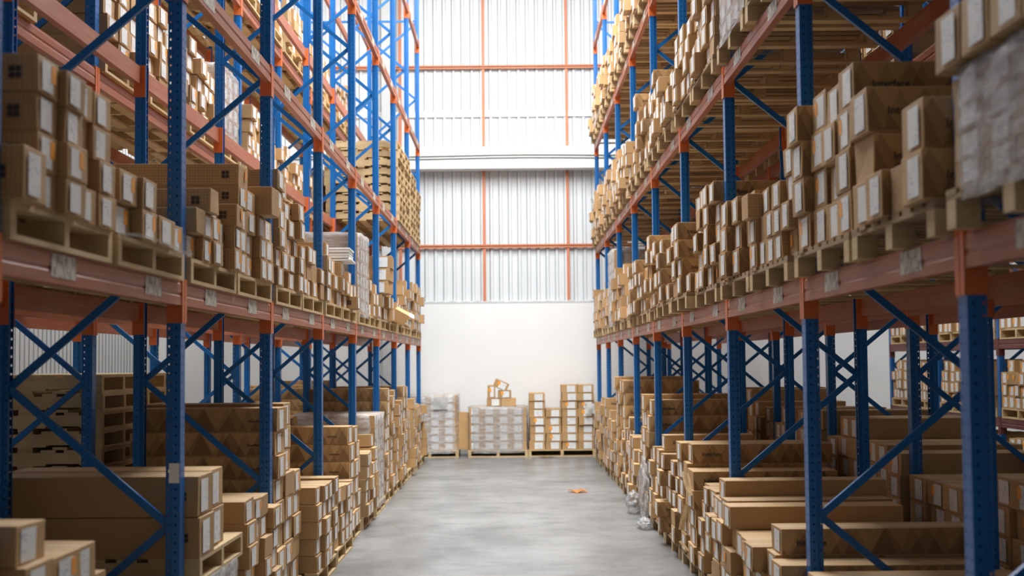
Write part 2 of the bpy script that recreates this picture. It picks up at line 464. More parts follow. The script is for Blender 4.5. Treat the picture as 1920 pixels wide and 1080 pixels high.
rack('R', -1, 'blue and orange pallet rack lining the right of the aisle', group='racks beside the central aisle')
rack('LB', 1, 'blue and orange pallet rack standing back to back behind the left aisle rack', n0=0, codes=False, group='back to back racks')
rack('RB', -1, 'blue and orange pallet rack standing back to back behind the right aisle rack', n0=0, codes=False, group='back to back racks')
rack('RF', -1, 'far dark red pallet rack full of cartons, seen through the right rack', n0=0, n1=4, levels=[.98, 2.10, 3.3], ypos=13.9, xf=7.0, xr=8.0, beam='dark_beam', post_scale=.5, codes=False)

# ------------------------------------------------------------------ goods
CART = []      # every carton: dict
PALL = []      # every pallet
WRAP = []      # wrapped loads
SIDE_S = {'L': 1, 'R': -1, 'LB': 1, 'RB': -1, 'RF': -1}
GX = {'L': {0: -1.80, 1: -1.85, 2: -1.85, 3: -1.85}, 'R': {0: 1.63, 1: 1.62, 2: 1.62, 3: 1.62},
      'LB': {0: -3.22, 1: -3.22, 2: -3.2, 3: -3.2}, 'RB': {0: 3.08, 1: 3.08, 2: 3.08, 3: 3.08}, 'RF': {0: 6.95, 1: 6.95, 2: 6.95}}
def tier_z(side, t):
    if side == 'RF': return [0, .98 + BH, 2.10 + BH][t]
    return 0.0 if t == 0 else LEV[t - 1] + BH
TIER = {0: 'floor tier', 1: 'first tier', 2: 'second tier', 3: 'third tier'}
SNAME = {'L': 'left aisle rack', 'R': 'right aisle rack', 'LB': 'left back rack', 'RB': 'right back rack', 'RF': 'far dark red rack'}
PH = .145
def add_carton(x, y, z, L, w, h, rot, style, where, look=None, label=True, sticker=None, text=None, tilt=(0, 0), cat='small'):
    CART.append(dict(x=x, y=y, z=z, L=L, w=w, h=h, rot=rot, style=style, where=where, look=look, label=label, sticker=sticker, text=text, tilt=tilt, cat=cat, tint=rnd.random()))
def pslot(side, bay, slot):
    if side == 'RF': return 13.9 + bay * BAY + .09 + slot * 1.33
    return Y0[side[0]] + bay * BAY + .09 + slot * 1.33
def P(side, tier, bay, slot, counts, h=.152, L=1.02, st='grid', dx=0.0, y=None, yl=1.27, pallet=True, z=None, jit=.022, txt=None, cat='small', lift=0.0, stk=.16, ws=None, skipname=None, px=0.0):
    """one pallet with its columns of cartons, nearest column first"""
    s = SIDE_S[side]; y0 = pslot(side, bay, slot) if y is None else y
    gx = GX[side][tier] + s * dx; zb = tier_z(side, tier) if z is None else z
    idx = len([p for p in PALL if p['side'] == side and p['tier'] == tier and p.get('base')])
    ref = (side, tier, y0)
    if pallet:
        PALL.append(dict(x=gx + s * px, y=y0, z=zb, s=s, yl=yl, side=side, tier=tier, base=True, key=ref))
        zb += PH
    zb += lift
    n = len(counts)
    if n == 0: return
    wsum = sum(ws) if ws else n
    yy = y0 + .012
    for ci, c in enumerate(counts):
        w = (yl - .02) * ((ws[ci] if ws else 1) / wsum)
        cyaw = rnd.uniform(-.012, .012); cdx = rnd.uniform(-jit, jit); hh = h * rnd.uniform(.965, 1.02)
        for r in range(c):
            dxx = cdx + rnd.uniform(-jit, jit)
            LL = L * rnd.uniform(.985, 1.01)
            ww = w * (.965 if rnd.random() < .8 else .93)
            rot = (0 if s > 0 else PI) + cyaw + rnd.uniform(-.02, .02)
            cx = gx + s * dxx - s * LL / 2
            tx = None
            if side in ('R', 'RB'): tx = 'Interface' if (txt is None or txt) else None
            elif st == 'grid': tx = 'mark'
            elif st == 'tri': tx = 'small'
            add_carton(cx, yy + w / 2 + rnd.uniform(-.004, .004), zb + r * hh + hh / 2, LL, ww, hh * .992, rot, st,
                       (side, tier, y0, ci, r, c), sticker=('orange' if rnd.random() < stk else None), text=tx, cat=cat, label=rnd.random() < .93,
                       tilt=((rnd.uniform(-.035, .035), rnd.uniform(-.02, .02)) if r == c - 1 and cat == 'small' and h < .2 and rnd.random() < .5 else (0, 0)))
        yy += w
# ---- left aisle rack, first beam tier
P('L', 1, -1, 1, [4, 4, 4, 4])
P('L', 1, 0, 0, [])
P('L', 1, 0, 0, [4, 4, 4, 4], jit=.03, y=5.19, yl=1.04, pallet=False, z=2.44 + PH)
add_carton(-1.79 - .5, 5.055, 2.44 + PH + .10, 1.0, .255, .2, .01, 'grid', None, look='lone low carton at the near edge of the nearest pallet, left shelf', text='mark')
P('L', 1, 0, 1, [2, 2, 1, 1], L=.52, h=.155, stk=.6, dx=.01)
P('L', 1, 1, 0, [1, 3, 2, 3, 3], h=.148, jit=.045, stk=.5)
P('L', 1, 1, 1, [5, 4, 3, 3], h=.155)
P('L', 1, 2, 0, [6, 6, 5, 5], h=.152, jit=.04)
P('L', 1, 2, 1, [3, 3, 3, 2], h=.150, stk=.3)
P('L', 1, 3, 0, [3, 4, 3, 3], h=.155, jit=.04)
P('L', 1, 3, 1, [3, 2, 2, 3], h=.15, jit=.05)
P('L', 1, 4, 1, [3, 3, 2, 3], h=.16, jit=.05)
P('L', 1, 5, 0, [2, 2, 3, 3], h=.18, jit=.05, stk=.6)
for k_ in range(3):
    add_carton(-1.92 + .015 * k_, 19.26, 2.44 + PH + .36 + .178 * k_ + .089, .55, .36, .175, -PI / 2 + .03 * (k_ - 1), 'plain', None, look='orange-stickered carton turned towards the camera, %s of three, far left shelf' % ('lowest', 'middle', 'topmost')[k_], sticker='orange')
P('L', 1, 5, 1, [3, 3, 2, 2], h=.16, jit=.07)
P('L', 1, 6, 0, [3, 4, 4, 3], h=.16, jit=.05)
P('L', 1, 6, 1, [5, 5, 4, 4], h=.16, jit=.05)
P('L', 1, 7, 0, [5, 5, 5, 4], h=.17, jit=.05)
P('L', 1, 7, 1, [5, 5, 4, 5], h=.17, jit=.05)
# ---- left, floor tier
P('L', 0, -1, 1, [8, 8, 8, 8], h=.155)
P('L', 0, 0, 0, [8, 7, 7, 6], h=.155, L=.9, jit=.04, st='plain')
P('L', 0, 0, 1, [5, 5, 4, 4], h=.155, L=.9)
P('L', 0, 1, 1, [6, 6, 6, 5], h=.152, L=.55, jit=.03, st='plain', stk=.3)
P('L', 0, 2, 0, [8, 8, 5], h=.190, L=1.12, st='tri', dx=-.05, cat='long', ws=[1, 1, .9])
P('L', 0, 2, 1, [5, 5, 5, 5], h=.148, L=.5, dx=.08, st='plain')
P('L', 0, 3, 0, [4, 4, 4, 4], h=.150, L=.5, dx=.06, st='plain')
P('L', 0, 3, 1, [6, 6, 5], h=.190, L=1.1, st='tri', cat='long')
P('L', 0, 4, 0, [5, 5, 5, 6], h=.15, st='plain', jit=.04)
P('L', 0, 5, 0, [8, 7, 7], h=.19, L=1.1, st='tri', jit=.03, cat='long')
P('L', 0, 5, 1, [7, 7, 8, 7], h=.175, st='plain', jit=.04)
P('L', 0, 6, 0, [8, 8, 7], h=.185, L=1.1, st='tri', cat='long')
P('L', 0, 6, 1, [7, 6, 7, 6], h=.17, st='plain', jit=.05)
P('L', 0, 7, 0, [6, 7, 6, 6], h=.17, st='plain', jit=.05)
P('L', 0, 7, 1, [6, 6, 5, 6], h=.17, st='plain', jit=.05)
# ---- right, first beam tier
P('R', 1, 0, 0, [2, 1, 1, 3], h=.205, L=.98, st='tri', jit=.03, ws=[1, 1, 1, 1.1])
P('R', 1, 0, 1, [4, 4, 4, 4], h=.205, L=1.0, st='tri', jit=.04, stk=.35)
P('R', 1, 1, 0, [4, 3, 3, 3, 3], h=.165, L=.95, st='grid', jit=.04, txt=False)
P('R', 1, 1, 1, [3, 3, 3, 2], h=.185, L=1.0, st='tri', jit=.04)
P('R', 1, 2, 0, [5, 5, 5, 5], h=.168, L=1.0, st='tri', jit=.035)
P('R', 1, 2, 1, [1, 4, 4, 4], dx=.07, h=.165, L=1.0, st='tri', jit=.04)
P('R', 1, 3, 0, [1, 3, 4, 4], dx=.05, h=.170, L=1.0, st='tri', jit=.05, stk=.4)
P('R', 1, 3, 1, [4, 4, 5, 4], h=.165, L=1.0, st='tri', jit=.05, stk=.4)
P('R', 1, 4, 0, [4, 3, 4, 4], h=.165, st='tri', jit=.05)
P('R', 1, 4, 1, [4, 4, 3, 4], h=.165, st='tri', jit=.05)
P('R', 1, 5, 0, [4, 4, 5, 4], h=.165, st='plain', jit=.05)
P('R', 1, 5, 1, [4, 5, 4, 3], h=.165, st='plain', jit=.05)
P('R', 1, 6, 1, [4, 4, 3, 4], h=.165, st='plain', jit=.04)
P('R', 1, 7, 0, [5, 4, 4, 4], h=.165, st='plain', jit=.04)
P('R', 1, 7, 1, [4, 4, 4, 5], h=.165, st='plain', jit=.04)
# ---- right, floor tier
P('R', 0, 0, 0, [4, 4, 4, 4], h=.15, st='tri')
P('R', 0, 0, 1, [4, 3, 4, 4], h=.155, st='tri', cat='long', L=1.15)
P('R', 0, 1, 0, [4, 5, 4, 4], h=.16, L=1.25, st='tri', dx=.09, cat='long', jit=.04)
P('R', 0, 1, 1, [4, 5, 5, 6], h=.158, L=1.22, st='plain', dx=.06, cat='long', jit=.04, txt=False)
P('R', 0, 2, 0, [5, 5, 5, 5], h=.150, L=1.0, st='plain', jit=.05, stk=.3)
P('R', 0, 2, 1, [5, 6, 6], h=.172, L=1.3, st='tri', cat='long', jit=.03, ws=[1.2, 1, 1])
P('R', 0, 3, 0, [5, 5, 4, 5], h=.165, st='tri', jit=.07)
P('R', 0, 3, 1, [5, 6, 5, 5], h=.165, st='plain', jit=.06)
P('R', 0, 4, 0, [7, 7, 6], h=.200, L=1.15, st='tri', cat='long', jit=.03, dx=.0)
P('R', 0, 4, 1, [5, 4, 5, 5], h=.165, st='plain', jit=.06)
P('R', 0, 5, 0, [5, 6, 5, 5], h=.165, st='tri', jit=.05)
P('R', 0, 5, 1, [8, 8, 8], h=.198, L=1.15, st='tri', cat='long', jit=.03)
P('R', 0, 6, 0, [5, 5, 6, 5], h=.17, st='plain', jit=.05)
P('R', 0, 6, 1, [6, 7, 6, 6], h=.17, st='plain', jit=.05)
P('R', 0, 7, 0, [6, 7, 7, 6], h=.17, st='plain', jit=.05)
P('R', 0, 7, 1, [5, 6, 5, 6], h=.17, st='plain', jit=.05)
# ---- right, second and third beam tiers
for bay, a, b in ((-1, [4, 4, 4, 4], [4, 4, 4, 4]), (0, [4, 4, 4, 4], [4, 4, 4, 4])):
    P('R', 2, bay, 0, [1, 1, 1, 1], h=.17, st='plain', txt=False); P('R', 2, bay, 1, [1, 1, 1, 1], h=.17, st='plain', txt=False)
P('R', 2, 1, 0, [4, 4, 4, 4], h=.17, st='tri')
P('R', 2, 2, 0, [5, 5, 5, 5], h=.165, st='plain', jit=.04)
P('R', 2, 2, 1, [4, 4, 4, 3], h=.165, st='plain', jit=.04)
P('R', 2, 3, 0, [3, 3, 2, 2], h=.16, st='plain', jit=.06)
P('R', 2, 3, 1, [3, 5, 4, 4], h=.17, st='tri', jit=.05)
P('R', 2, 4, 0, [5, 5, 4, 4], h=.17, st='tri', jit=.06)
P('R', 2, 4, 1, [3, 3, 2, 2], h=.16, st='plain', jit=.06)
P('R', 2, 5, 0, [3, 4, 4, 4], h=.165, st='plain', jit=.06)
P('R', 2, 5, 1, [4, 4, 3, 3], h=.165, st='plain', jit=.06)
P('R', 2, 6, 0, [4, 4, 4, 4], h=.165, st='plain', jit=.06)
P('R', 2, 6, 1, [4, 5, 4, 4], h=.175, st='plain', jit=.05)
P('R', 2, 7, 0, [4, 5, 5, 4], h=.17, st='plain', jit=.05)
P('R', 2, 7, 1, [5, 4, 4, 4], h=.17, st='plain', jit=.05)
for bay, a, b in ((3, [1, 1, 1, 1], [1, 1, 1, 1]), (4, [3, 3, 4, 4], [4, 4, 3, 4]), (5, [5, 4, 4, 4], [4, 5, 4, 4]), (6, [4, 4, 5, 4], [4, 4, 4, 3]), (7, [4, 5, 4, 4], [5, 4, 4, 4])):
    P('R', 3, bay, 0, a, h=.165, st='plain', jit=.05); P('R', 3, bay, 1, b, h=.165, st='plain', jit=.05)
# ---- left back rack
for bay, t, a, b in ((1, 2, [], []), (2, 2, [5, 5, 5, 4], [5, 5, 4, 4]), (3, 2, [5, 4, 4, 4], None), (4, 2, [4, 4, 4, 4], [3, 3, 3, 3]), (5, 2, [4, 4, 3, 3], [3, 3, 4, 4]),
                     (6, 2, [3, 3, 4, 4], [4, 4, 4, 4]), (7, 2, [4, 3, 3, 4], [3, 4, 4, 3]),
                     (4, 3, [3, 3, 3, 3], [4, 4, 4, 3]), (5, 3, [4, 4, 4, 4], [4, 4, 3, 3]), (6, 3, [3, 3, 4, 4], [4, 4, 4, 4]), (7, 3, [4, 4, 4, 4], [5, 5, 4, 4])):
    P('LB', t, bay, 0, a, h=.165, st='plain', jit=.04, stk=.3)
    if b: P('LB', t, bay, 1, b, h=.165, st='plain', jit=.04, stk=.3)
P('LB', 0, 3, 0, [6, 6, 6], h=.19, L=1.1, st='tri', cat='long'); P('LB', 0, 3, 1, [7, 7, 6], h=.19, L=1.1, st='tri', cat='long')
P('LB', 0, 5, 0, [7, 7, 6, 6], h=.18, st='plain'); P('LB', 0, 6, 0, [8, 8, 7], h=.185, L=1.1, st='tri', cat='long'); P('LB', 0, 7, 0, [8, 7, 7], h=.19, L=1.1, st='tri', cat='long')
P('LB', 0, 4, 1, [7, 6, 6, 6], h=.18, st='plain')
P('LB', 1, 1, 0, []); P('LB', 1, 2, 0, []); P('LB', 1, 4, 1, []); P('RB', 1, 2, 0, []); P('RB', 1, 3, 1, [])
# ---- right back rack
for bay, a, b in ((0, None, [5, 5, 5]), (1, [6, 6, 5], [5, 5, 5]), (2, [6, 6, 6], [7, 7, 6]), (3, [7, 7, 7], [6, 7, 6]), (4, [7, 6, 7], [8, 8, 7]), (5, [7, 7, 7], None)):
    for sl, c in ((0, a), (1, b)):
        if c: P('RB', 0, bay, sl, c, h=.185, L=1.1, st='plain', cat='long', txt=False)
for bay in (2, 3, 4, 5, 6):
    P('RB', 2, bay, 0, [2, 2, 2, 2], h=.17, st='plain', txt=False); P('RB', 2, bay, 1, [2, 2, 2, 2], h=.17, st='plain', txt=False)
# ---- far dark red rack
for bay in range(0, 4):
    for t in (0, 1, 2):
        for sl in (0, 1):
            c = [rnd.choice((3, 4, 4)) for _ in range(5)]
            P('RF', t, bay, sl, c, h=.17 if t else .18, L=.6, st='plain', jit=.02, stk=.65, txt=False)

def pallet_stack(side, tier, y, n, z=None, dx=0.0, yl=1.2, jit=.02, name=None):
    s = SIDE_S[side]; gx = GX[side][tier] + s * dx; zb = tier_z(side, tier) if z is None else z
    for i in range(n):
        PALL.append(dict(x=gx + rnd.uniform(-jit, jit), y=y + rnd.uniform(-jit, jit), z=zb + i * (PH + .001), s=s, yl=yl, side=side, tier=tier, base=False, key=(side, tier, y), stack=(i, n)))
for i, (y, n) in enumerate(((21.95, 9), (23.22, 9), (24.62, 8), (25.88, 7))): pallet_stack('L', 2, y, n)
pallet_stack('LB', 0, 10.62, 13, yl=1.22, jit=.006); pallet_stack('LB', 0, 11.9, 13, yl=1.2, jit=.012)
# base-load pallet on top of the wrapped pile in the left rack's second bay
PALL.append(dict(x=-1.80, y=7.80, z=.72, s=1, yl=1.22, side='L', tier=0, base=False, key=('L', 0, 'up'), special='pallet laid on a film-wrapped pile, long marked cartons on it, beside left rack'))
for k_ in range(2):
    for j in range(2):
        add_carton(-1.80 - .62 - .03 * j, 7.98 + .42 * j, .72 + PH + .235 * k_ + .117, 1.22 + (.0 if k_ else .02), .36, .232, rnd.uniform(-.01, .01), 'plain',
                   None, look=('long square-marked carton, %s layer, %s one, on the raised pallet by left rack' % (('lower', 'upper')[k_], ('nearer', 'farther')[j])), text='mark', cat='long')
# single cartons that stand out
add_carton(-1.95, 9.90, 2.44 + PH + 3 * .155 + .105, .42, .29, .205, 0, 'plain', None, look='plain unlabelled carton sticking out over the aisle beside the third left post', label=False)
add_carton(-1.825 - .2, 7.90, 2.44 + PH + .148 + .076, .40, .22, .146, 0, 'plain', None, look='plain blank carton jutting out low beside the second left post', label=False)

# ---- wrapped loads: (front x, y0, z0, depth, ylen, height, s, facing, rows, label)
def W(x, y, z, D, yl, H, s, label, nc=4, nr=5, film='film', group=None, facecam=False):
    WRAP.append(dict(x=x, y=y, z=z, D=D, yl=yl, H=H, s=s, label=label, nc=nc, nr=nr, film=film, facecam=facecam))
W(1.60, 3.72, 2.44, 1.1, 1.25, .40, -1, 'grey film-wrapped pallet load with loose cartons on top, nearest on the right shelf', 4, 4, 'milky')
W(-1.84, 15.98 + .2, 2.44, 1.1, 1.25, .95, 1, 'film-wrapped carton load on the left shelf with a paper sheet hanging', 4, 6, 'milky')
W(-1.80, 7.78, 0, 1.15, 1.25, .57, 1, 'low film-wrapped load on the floor, a pallet laid on top of it', 4, 4, 'milky')
W(-3.2, 14.7, 4.285, 1.0, 1.2, .85, 1, 'grey wrapped load high on the rack behind the left aisle rack', 4, 5, 'milky')
W(1.62, 9.35, 4.285, 1.1, 1.2, .8, -1, 'film-wrapped load on second right tier, plastic hanging loose at its side', 4, 5, 'milky')
W(-1.78, 17.55, 0, 1.1, 1.22, 1.15, 1, 'tall film-wrapped carton load on the floor by the far left posts', 4, 7, 'film')
W(1.62, 21.98, 2.44, 1.1, 1.22, 1.2, -1, 'tall film-wrapped load on the right shelf near the far wall', 4, 7, 'milky')
W(-2.36, 28.25, 0, 1.0, 1.2, 1.15, 0, 'film-wrapped carton pallet against the far wall beside the last left posts', 4, 7, 'film', facecam=True)
W(-.96, 28.25, 0, 1.0, 1.24, .89, 0, 'glossy film-wrapped pallet at the far wall with five loose cartons on top', 4, 5, 'milky', facecam=True)
# cartons on top of the nearest wrapped load
for i in range(4):
    for j in range(2 if i > 1 else 1):
        add_carton(1.57 + .5, 4.83 - i * .29, 2.44 + PH + .425 + .105 + .207 * j, 1.0, .27, .205, PI, 'tri', None, look='%s carton in a row of four on the nearest wrapped load, right shelf%s' % (('far end', 'second farthest', 'second nearest', 'near end')[i], ', upper' if j else ''), text='Interface')
# far wall stacks: open cartons on a pallet, label ends facing the aisle
def far_stack(x0, cols, h=.168, w=.340):
    for ci, n in enumerate(cols):
        for r in range(n):
            add_carton(x0 + w * (ci + .5) + rnd.uniform(-.008, .008), 28.3 + .5 + rnd.uniform(-.02, .02), PH + r * h + h / 2, .98, w * .965, h * .985, -PI / 2 + rnd.uniform(-.01, .01), 'plain', ('FW', 0, 0, ci, r, n),
                       sticker='orange' if rnd.random() < .35 else None)
far_stack(.31, [7, 5, 8, 8])
PALL.append(dict(x=.29, y=28.28, z=0, s=0, yl=1.40, turn=True, side='FW', tier=0, base=False, key=('FW', 0, 0), special='wooden pallet under the tall label-faced carton stacks at the far wall'))
ztop = PH + .905
for (x, z, w, h, tl, lk, stc) in ((-.42, ztop + .085, .30, .165, 0, 'small carton lying flat on the glossy wrapped pallet, on its left', None), (-.11, ztop + .085, .30, .165, 0, 'blank small carton lying flat on the glossy wrapped pallet, on its right', None),
                             (-.475, ztop + .17 + .135, .155, .27, 0, 'small carton standing on end in the pile on the glossy wrapped pallet', 'orange'), (-.20, ztop + .17 + .08, .28, .16, 0, 'small carton with scribbled label in the pile on the glossy wrapped pallet', 'orange'),
                             (-.27, ztop + .17 + .27, .30, .17, -.42, 'tilted carton crowning the pile on the glossy wrapped pallet', 'orange')):
    add_carton(x, 28.62, z, .5, w, h, -PI / 2, 'plain', None, look=lk, sticker=stc, tilt=(tl, 0), label='blank' not in lk)

# ------------------------------------------------------------------ what shows: a coarse ray cast over all goods
F_, PITCH, ROLL, YAW, H = 2540.0, .0546, .0086, -8e-4, 1.97
fw = Vector((math.sin(YAW), math.cos(YAW), 0)); rt0 = Vector((math.cos(YAW), -math.sin(YAW), 0)); Zv = Vector((0, 0, 1))
fwd = fw * math.cos(PITCH) + Zv * math.sin(PITCH); up0 = fw * -math.sin(PITCH) + Zv * math.cos(PITCH)
right = rt0 * math.cos(ROLL) - up0 * math.sin(ROLL); up = rt0 * math.sin(ROLL) + up0 * math.cos(ROLL)
EYE = Vector((0, 0, H))
vv, ff, own = [], [], []
def reg(verts, key):
    n = len(vv); vv.extend(verts)
    for q in BF: ff.append(tuple(i + n for i in q)); own.append(key)
def cmat(c):
    return Matrix.Translation((c['x'], c['y'], c['z'])) @ Matrix.Rotation(c['rot'], 4, 'Z') @ Matrix.Rotation(c['tilt'][0], 4, 'X') @ Matrix.Rotation(c['tilt'][1], 4, 'Y')
for i, c in enumerate(CART):
    m = cmat(c); reg([m @ Vector(p) for p in box_v(-c['L'] / 2, c['L'] / 2, -c['w'] / 2, c['w'] / 2, -c['h'] / 2, c['h'] / 2)], ('c', i))
for i, p in enumerate(PALL):
    x0, x1 = (p['x'], p['x'] + 1.2) if p['s'] <= 0 else (p['x'] - 1.2, p['x'])
    reg(box_v(x0, x1, p['y'], p['y'] + p['yl'], p['z'], p['z'] + PH), ('p', i))
for i, w in enumerate(WRAP):
    x0, x1 = (w['x'], w['x'] + w['D']) if w['s'] < 0 else (w['x'] - w['D'], w['x'])
    if w['facecam']: x0, x1 = w['x'], w['x'] + w['yl']
    reg(box_v(x0, x1, w['y'], w['y'] + (w['D'] if w['facecam'] else w['yl']), w['z'], w['z'] + w['H'] + PH), ('w', i))
# posts and beams as occluders
for sd in ('L', 'R', 'LB', 'RB'):
    for n in range(-1 if len(sd) == 1 else 0, 9):
        for x in (XF[sd], XR[sd]): reg(box_v(x - .04, x + .04, Y0[sd[0]] + n * BAY - .05, Y0[sd[0]] + n * BAY + .05, 0, 9.6), ('x', 0))
    for z in LEV: reg(box_v(XF[sd] - .03, XF[sd] + .03, 2.1, 27.3, z, z + BH), ('x', 0)); reg(box_v(XR[sd] - .03, XR[sd] + .03, 2.1, 27.3, z, z + BH), ('x', 0))
bvh = BVHTree.FromPolygons(vv, ff)
hits = {}
for py in range(2, 1080, 5):
    for px in range(2, 1920, 5):
        d = fwd + right * ((px - 960) / F_) + up * ((540 - py) / F_)
        loc, nrm, fi, dist = bvh.ray_cast(EYE, d.normalized())
        if fi is not None: k_ = own[fi]; hits[k_] = hits.get(k_, 0) + 1
CH = [hits.get(('c', i), 0) for i in range(len(CART))]
small = sorted([i for i, c in enumerate(CART) if c['cat'] == 'small' and CH[i] > 0], key=lambda i: -CH[i])
longs = sorted([i for i, c in enumerate(CART) if c['cat'] == 'long' and CH[i] > 0], key=lambda i: -CH[i])
named = set(small[:300]) | set(i for i, c in enumerate(CART) if c['where'] is None and CH[i] > 0)
named_long = set(longs[:160])
print('GOODS', len(CART), 'small seen', len(small), 'long seen', len(longs), 'cut', CH[small[min(299, len(small) - 1)]], 'pallets', len(PALL), 'seen', sum(1 for i in range(len(PALL)) if hits.get(('p', i), 0)))

# ------------------------------------------------------------------ carton building
SL = {n: i for i, n in enumerate(CARTON_SLOTS)}
def carton_geo(c, jit=.004):
    L, w, h = c['L'], c['w'], c['h']
    v = [Vector(p) for p in box_v(-L / 2, L / 2, -w / 2, w / 2, -h / 2, h / 2)]
    r2 = random.Random(int(c['tint'] * 1e6))
    for q in v: q += Vector((r2.uniform(-jit, jit), r2.uniform(-jit, jit), r2.uniform(-jit * .6, jit * .2)))
    return v
SIDE_SLOT = {'plain': 'plain', 'grid': 'grid', 'tri': 'tri'}
def face_info(c):
    sd = SL[SIDE_SLOT[c['style']]]
    # order of BF: bottom, top, -y, +x, +y, -x
    return [SL['top'], SL['top'], sd, SL['end'], sd, SL['end']]
def uv_for(v, fi):
    if fi in (0, 1): return (v.x, v.y)
    if fi in (2, 4): return (v.x, v.z)
    return (v.y, v.z)
def finish_mesh(name, verts, faces, mids, uvs, tints, bevel=0.0):
    me = bpy.data.meshes.new(name)
    if bevel:
        bm = bmesh.new(); ul = bm.loops.layers.uv.new('UVMap')
        bv = [bm.verts.new(p) for p in verts]
        for q, mi, uu in zip(faces, mids, uvs):
            f_ = bm.faces.new([bv[i] for i in q]); f_.material_index = mi
            for lp, t in zip(f_.loops, uu): lp[ul].uv = t
        bmesh.ops.bevel(bm, geom=bm.edges[:], offset=bevel, segments=2, profile=.6, affect='EDGES')
        bm.to_mesh(me); bm.free()
        a = me.attributes.new('tint', 'FLOAT', 'FACE'); a.data.foreach_set('value', [tints[0]] * len(me.polygons))
        me.polygons.foreach_set('use_smooth', [False] * len(me.polygons))
    else:
        me.from_pydata(verts, [], faces)
        me.polygons.foreach_set('material_index', mids)
        ul = me.uv_layers.new(name='UVMap'); flatuv = [t for uu in uvs for p in uu for t in p]
        ul.data.foreach_set('uv', flatuv)
        a = me.attributes.new('tint', 'FLOAT', 'FACE'); a.data.foreach_set('value', tints)
    for s_ in CARTON_SLOTS: me.materials.append(M[s_])
    me.update(); return me

def label_rect(c):
    w, h = c['w'], c['h']; sgn = 1 if abs(c['rot']) < 1 else -1     # nearer end of the face, seen from the camera
    lw = min(w * .52, .17); lh = h * .80
    return (-sgn * w * .10, lw, lh)
_quad_cache = {}
def quad_mesh(name, ly, lz, mat, t=.0012):
    k_ = (name, round(ly, 3), round(lz, 3))
    if k_ not in _quad_cache:
        o = MB().box(0, t, -ly / 2, ly / 2, -lz / 2, lz / 2).build(name, mat); _quad_cache[k_] = o.data; bpy.data.objects.remove(o)
    return _quad_cache[k_]
def text_mesh(body, size, bold=0.0):
    cu = bpy.data.curves.new('printed_name', 'FONT'); cu.body = body; cu.size = size; cu.extrude = .0004; cu.offset = bold; cu.resolution_u = 2
    cu.align_y = 'CENTER'
    o = bpy.data.objects.new('t', cu); C.objects.link(o)
    bpy.context.view_layer.update()
    me = bpy.data.meshes.new_from_object(o.evaluated_get(bpy.context.evaluated_depsgraph_get()))
    bpy.data.objects.remove(o); me.name = 'printed_name'; me.materials.clear(); me.materials.append(M['ink'])
    return me
T_BIG = text_mesh('Interface', .052, .0008); T_SMALL = text_mesh('Interface', .030, .0003)
_o = MB().box(-.024, -.002, 0, .0012, -.024, -.002).box(.002, .024, 0, .0012, -.024, -.002).box(-.024, -.002, 0, .0012, .002, .024).box(.002, .024, 0, .0012, .002, .024).build('square_mark', 'ink')
MARK = _o.data; bpy.data.objects.remove(_o)

def describe(c):
    if c['look']: return c['look']
    side, tier, y0, ci, r, n = c['where']
    bits = {'grid': 'grid-printed', 'tri': 'triangle-printed', 'plain': 'plain brown'}[c['style']]
    pos = 'lowest' if r == 0 else ('topmost' if r == n - 1 else ORD[r] + ' up')
    if side == 'FW': return '%s carton, %s in %s column of label-faced stacks at far wall' % ('orange-stickered' if c['sticker'] else 'white-labelled', pos, ORD[ci])
    return '%s carton, %s, %s column, %s pallet along, %s %s' % (bits, pos, ORD[ci], ORD[PIDX.get((side, tier, y0), PIDX.get((side, tier, pslot(side, 0, 0)), 0))], SNAME[side], TIER[tier])
PIDX = {}
for sd in ('L', 'R', 'LB', 'RB', 'RF'):
    for t in range(4):
        ys = sorted({p['y'] for p in PALL if p['side'] == sd and p['tier'] == t and p.get('base')})
        for i, y in enumerate(ys): PIDX[(sd, t, y)] = i
def grp(c):
    if c['where'] is None: return None
    sd, t = c['where'][:2]
    if sd == 'FW': return 'cartons stacked at the far wall'
    return 'cartons on the %s %s' % (SNAME[sd], TIER[t])

def build_carton(i):
    c = CART[i]; v = carton_geo(c)
    mids = face_info(c); uvs = [[uv_for(v[j], fi) for j in q] for fi, q in enumerate(BF)]
    me = finish_mesh('carton', v, BF, mids, uvs, [c['tint']], bevel=.005)
    o = bpy.data.objects.new('long_carton' if c['cat'] == 'long' else 'carton', me); C.objects.link(o)
    o.matrix_world = cmat(c)
    tag(o, describe(c), 'long carton' if c['cat'] == 'long' else 'carton', grp(c))
    L, w, h = c['L'], c['w'], c['h']
    ly, lw, lh = label_rect(c)
    if c['label']:
        share(quad_mesh('shipping_label', lw, lh, 'label'), 'shipping_label', o, (L / 2 + .0035, ly, -.002))
    if c['sticker']:
        sg = 1 if ly < 0 else -1
        share(quad_mesh('round_sticker', .055, .07, 'sticker'), 'orange_sticker', o, (L / 2 + .0050, ly + sg * lw * .52, h * .12))
    s = 1 if abs(c['rot']) < 1 else -1
    if c['text'] == 'mark' and s > 0:
        share(MARK, 'square_mark', o, (L / 2 - .09, -w / 2 - .0048, 0)).rotation_euler = (0, 0, 0)
    elif c['text'] == 'Interface' and h > .14:
        # readable from the camera: the face is local +y, turned half round
        t_ = share(T_BIG, 'printed_name', o, (L / 2 - .09, w / 2 + .0042, -h * .04)); t_.rotation_euler = (PI / 2, 0, PI)
    elif c['text'] == 'small' and s > 0:
        t_ = share(T_SMALL, 'printed_name', o, (L / 2 - .22, -w / 2 - .0042, -h * .05)); t_.rotation_euler = (PI / 2, 0, 0)
    return o
for i in sorted(named | named_long): build_carton(i)

